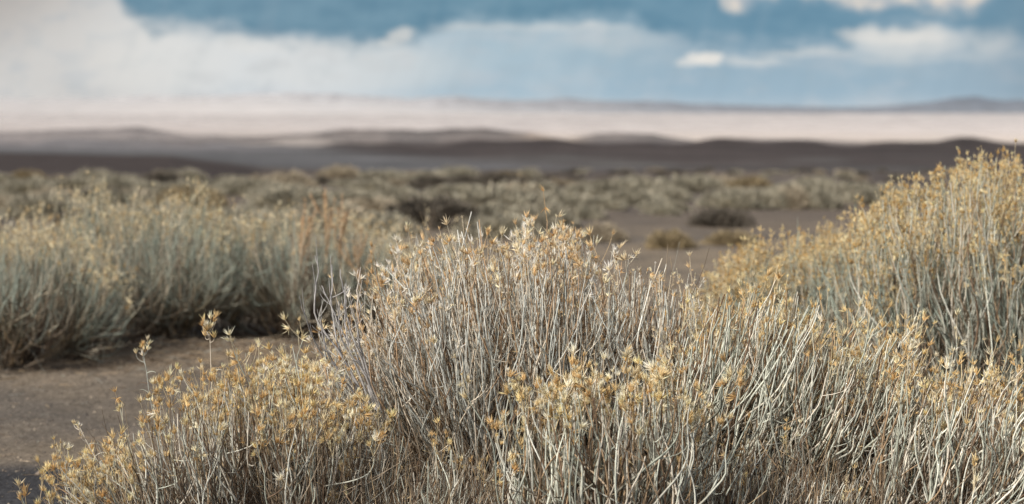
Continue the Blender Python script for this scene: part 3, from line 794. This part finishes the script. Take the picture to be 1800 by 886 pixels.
Vd = mth('ADD', V, mth('ADD', mth('MULTIPLY', mth('SUBTRACT', n_med, .5), 70.0), mth('MULTIPLY', mth('SUBTRACT', n_sm, .5), 46.0)))
Ud = mth('ADD', U, mth('MULTIPLY', mth('SUBTRACT', n_big, .5), 90.0))
# veil of cloud: warm white at left to slate blue at right
ramp_l = ss(480.0, 940.0, Ud); ramp_r = ss(900.0, 1250.0, Ud)
veil = mixc(ss(100.0, 420.0, Ud), srgb(208, 206, 203), srgb(212, 217, 220))
veil = mixc(ramp_l, veil, srgb(166, 189, 202)); veil = mixc(ramp_r, veil, srgb(148, 173, 189))
hor = ss(60.0, 180.0, V)
veil = mixc(mth('MULTIPLY', mth('MULTIPLY', hor, ramp_l), .55), veil, srgb(166, 190, 206))
veil = mixc(mth('MULTIPLY', ss(.46, .62, n_big), .16), veil, srgb(220, 222, 222))
veil = mixc(mth('MULTIPLY', ss(.56, .36, n_big) if False else mth('SUBTRACT', 1.0, ss(.34, .5, n_sm)), .22), veil, srgb(168, 182, 190))
veil = mixc(mth('MULTIPLY', mth('MULTIPLY', ss(.5, .68, n_med), .30), 1.0), veil, srgb(196, 200, 205))
# upper right becomes greyer
veil = mixc(mth('MULTIPLY', ss(1450.0, 1850.0, U), .4), veil, srgb(158, 176, 190))
veil = mixc(mth('MULTIPLY', mth('MULTIPLY', ss(.48, .62, n_med), mth('SUBTRACT', 1.0, ramp_l)), .35), veil, srgb(186, 192, 196))
veil = mixc(mth('MULTIPLY', mth('SUBTRACT', 1.0, ss(-60.0, 260.0, mth('ADD', U, mth('MULTIPLY', V, 1.6)))), .7), veil, srgb(164, 156, 150))  # top-left corner vignette painted into the cloud colour
# lit clouds
Us = mth('ADD', U, mth('MULTIPLY', mth('SUBTRACT', n_sm, .5), 90.0))
def blob(cx, cy, rx, ry, s, soft=.9):
    a = mth('DIVIDE', mth('SUBTRACT', Ud if rx > 60 else Us, float(cx)), float(rx)); b = mth('DIVIDE', mth('SUBTRACT', mth('ADD', mth('MULTIPLY', Vd, .5), mth('MULTIPLY', V, .5)), float(cy)), float(ry))
    d = mth('ADD', mth('MULTIPLY', a, a), mth('MULTIPLY', b, b))
    return mth('MULTIPLY', ss(1.0 + soft, .15, d) if False else mth('SUBTRACT', 1.0, ss(.15, 1.0 + soft, d)), float(s))
lit = None
for bl in [(1240, 101, 30, 12, .8), (1205, 108, 24, 7, .6), (1325, 110, 52, 9, .45), (1420, 94, 90, 8, .45), (1600, 76, 90, 26, .55), (1510, 56, 40, 14, .55), (1620, 56, 40, 16, .5), (1740, 70, 50, 30, .45),
           (690, 92, 26, 9, .4), (560, 84, 170, 12, .45), (850, 48, 90, 7, .45), (1010, 50, 110, 8, .35), (430, 72, 70, 22, .5), (1090, 70, 90, 20, .2), (600, 120, 220, 40, .3), (290, 100, 140, 70, .4), (1650, 98, 150, 12, .25)]:
    b = blob(*bl); lit = b if lit is None else mth('MAXIMUM', lit, b)
sky = mixc(lit, veil, srgb(232, 229, 223))
# dark slate-teal cloud bank with a ragged lower edge
low_e = curve(U, [(-600, -60), (-100, -40), (170, -25), (230, 22), (280, 46), (430, 58), (540, 76), (620, 80), (690, 78), (745, 66), (775, 44), (900, 40), (1100, 36), (1160, 60), (1260, 78), (1380, 84), (1480, 80), (1530, 48), (1620, 42), (1720, 62), (1850, 70), (2400, 60)], -100, 120)
top_e = curve(U, [(-600, -300), (1150, -300), (1250, -30), (1290, 16), (1330, 6), (1400, -8), (1470, 8), (1520, 18), (1600, 12), (1680, 26), (1720, 10), (1800, -60), (2400, -300)], -320, 100)
dark = mth('MULTIPLY', ss(14.0, -14.0, mth('SUBTRACT', Vd, low_e)) if False else mth('SUBTRACT', 1.0, ss(-26.0, 26.0, mth('SUBTRACT', Vd, low_e))), ss(-20.0, 18.0, mth('SUBTRACT', Vd, top_e)))
teal = mixc(ss(.34, .66, n_med), srgb(90, 131, 154), srgb(110, 147, 167))
teal = mixc(mth('MULTIPLY', ss(900.0, 1300.0, U), .4), teal, srgb(112, 150, 174))
over = mth('SUBTRACT', 1.0, ss(-22.0, 18.0, mth('SUBTRACT', Vd, top_e)))
sky = mixc(over, sky, mixc(ss(.4, .6, n_sm), srgb(226, 217, 206), srgb(186, 190, 194)))
sky = mixc(mth('MULTIPLY', dark, .93), sky, teal)
lit2 = mth('MAXIMUM', mth('MAXIMUM', blob(712, 60, 30, 11, .6), blob(688, 74, 26, 9, .5)), mth('MAXIMUM', blob(1600, 62, 60, 16, .6), mth('MAXIMUM', blob(1238, 101, 26, 10, .75), blob(1520, 62, 44, 14, .6))))
sky = mixc(lit2, sky, srgb(234, 230, 223))
cs_ = N('ShaderNodeCombineXYZ'); L(mth('DIVIDE', mth('ADD', U, mth('MULTIPLY', V, .35)), 46.0), cs_.inputs[0]); L(mth('DIVIDE', V, 520.0), cs_.inputs[1])
streak = noise(cs_.outputs[0], 1.0, 4, .6)
sky = mixc(mth('MULTIPLY', ss(.5, .68, streak), .07), sky, srgb(120, 142, 156))
sky = mixc(mth('MULTIPLY', mth('SUBTRACT', 1.0, ss(.34, .48, streak)), .04), sky, srgb(226, 228, 228))
sky = mixc(mth('MULTIPLY', ss(1640.0, 1900.0, U), .45), sky, srgb(122, 142, 156))
# higher up: the real sky with broken cloud
nish = N('ShaderNodeTexSky'); nish.sky_type = 'NISHITA'; nish.sun_disc = False
nish.sun_elevation = math.radians(SUN_EL); nish.sun_rotation = math.radians(SUN_AZ)
nish.air_density = 1.0; nish.dust_density = 2.0
cn = noise(tc.outputs['Generated'], 3.2, 6, .6)
hi = mixc(mth('MULTIPLY', ss(.4, .62, cn), .75), nish.outputs[0], (5.3, 5.1, 4.9))
sc_ = N('ShaderNodeVectorMath'); sc_.operation = 'SCALE'; L(sky, sc_.inputs[0]); sc_.inputs['Scale'].default_value = 10.0
fin = mixc(mth('SUBTRACT', 1.0, ss(-900.0, -160.0, V)), sc_.outputs[0], hi)
bg = N('ShaderNodeBackground'); bg.inputs['Strength'].default_value = .1; L(fin, bg.inputs['Color'])
wo = N('ShaderNodeOutputWorld'); L(bg.outputs[0], wo.inputs['Surface'])

ld = bpy.data.lights.new('sun', 'SUN'); ld.energy = 5.0; ld.angle = math.radians(3); ld.color = (1, .955, .89)
lo_ = bpy.data.objects.new('sun', ld); COL.objects.link(lo_)
lo_.rotation_euler = (math.radians(90 - SUN_EL), 0, math.radians(-SUN_AZ) + math.pi)

# ------------------------------------------------------------------ camera
cd = bpy.data.cameras.new('camera'); cam = bpy.data.objects.new('camera', cd); COL.objects.link(cam)
cam.location = (0, 0, H); cam.rotation_euler = (math.pi / 2 - TILT, 0, 0)
cd.sensor_width = 36; cd.lens = F / 1800 * 36; cd.clip_start = .1; cd.clip_end = 90000
cd.dof.use_dof = True; cd.dof.focus_distance = 5.12; cd.dof.aperture_fstop = 3.1; cd.dof.aperture_blades = 0
SC.camera = cam
SC.view_settings.view_transform = 'Standard'; SC.view_settings.look = 'None'; SC.view_settings.exposure = 0
SC.cycles.use_denoising = True
SC.cycles.max_bounces = 4; SC.cycles.transparent_max_bounces = 12
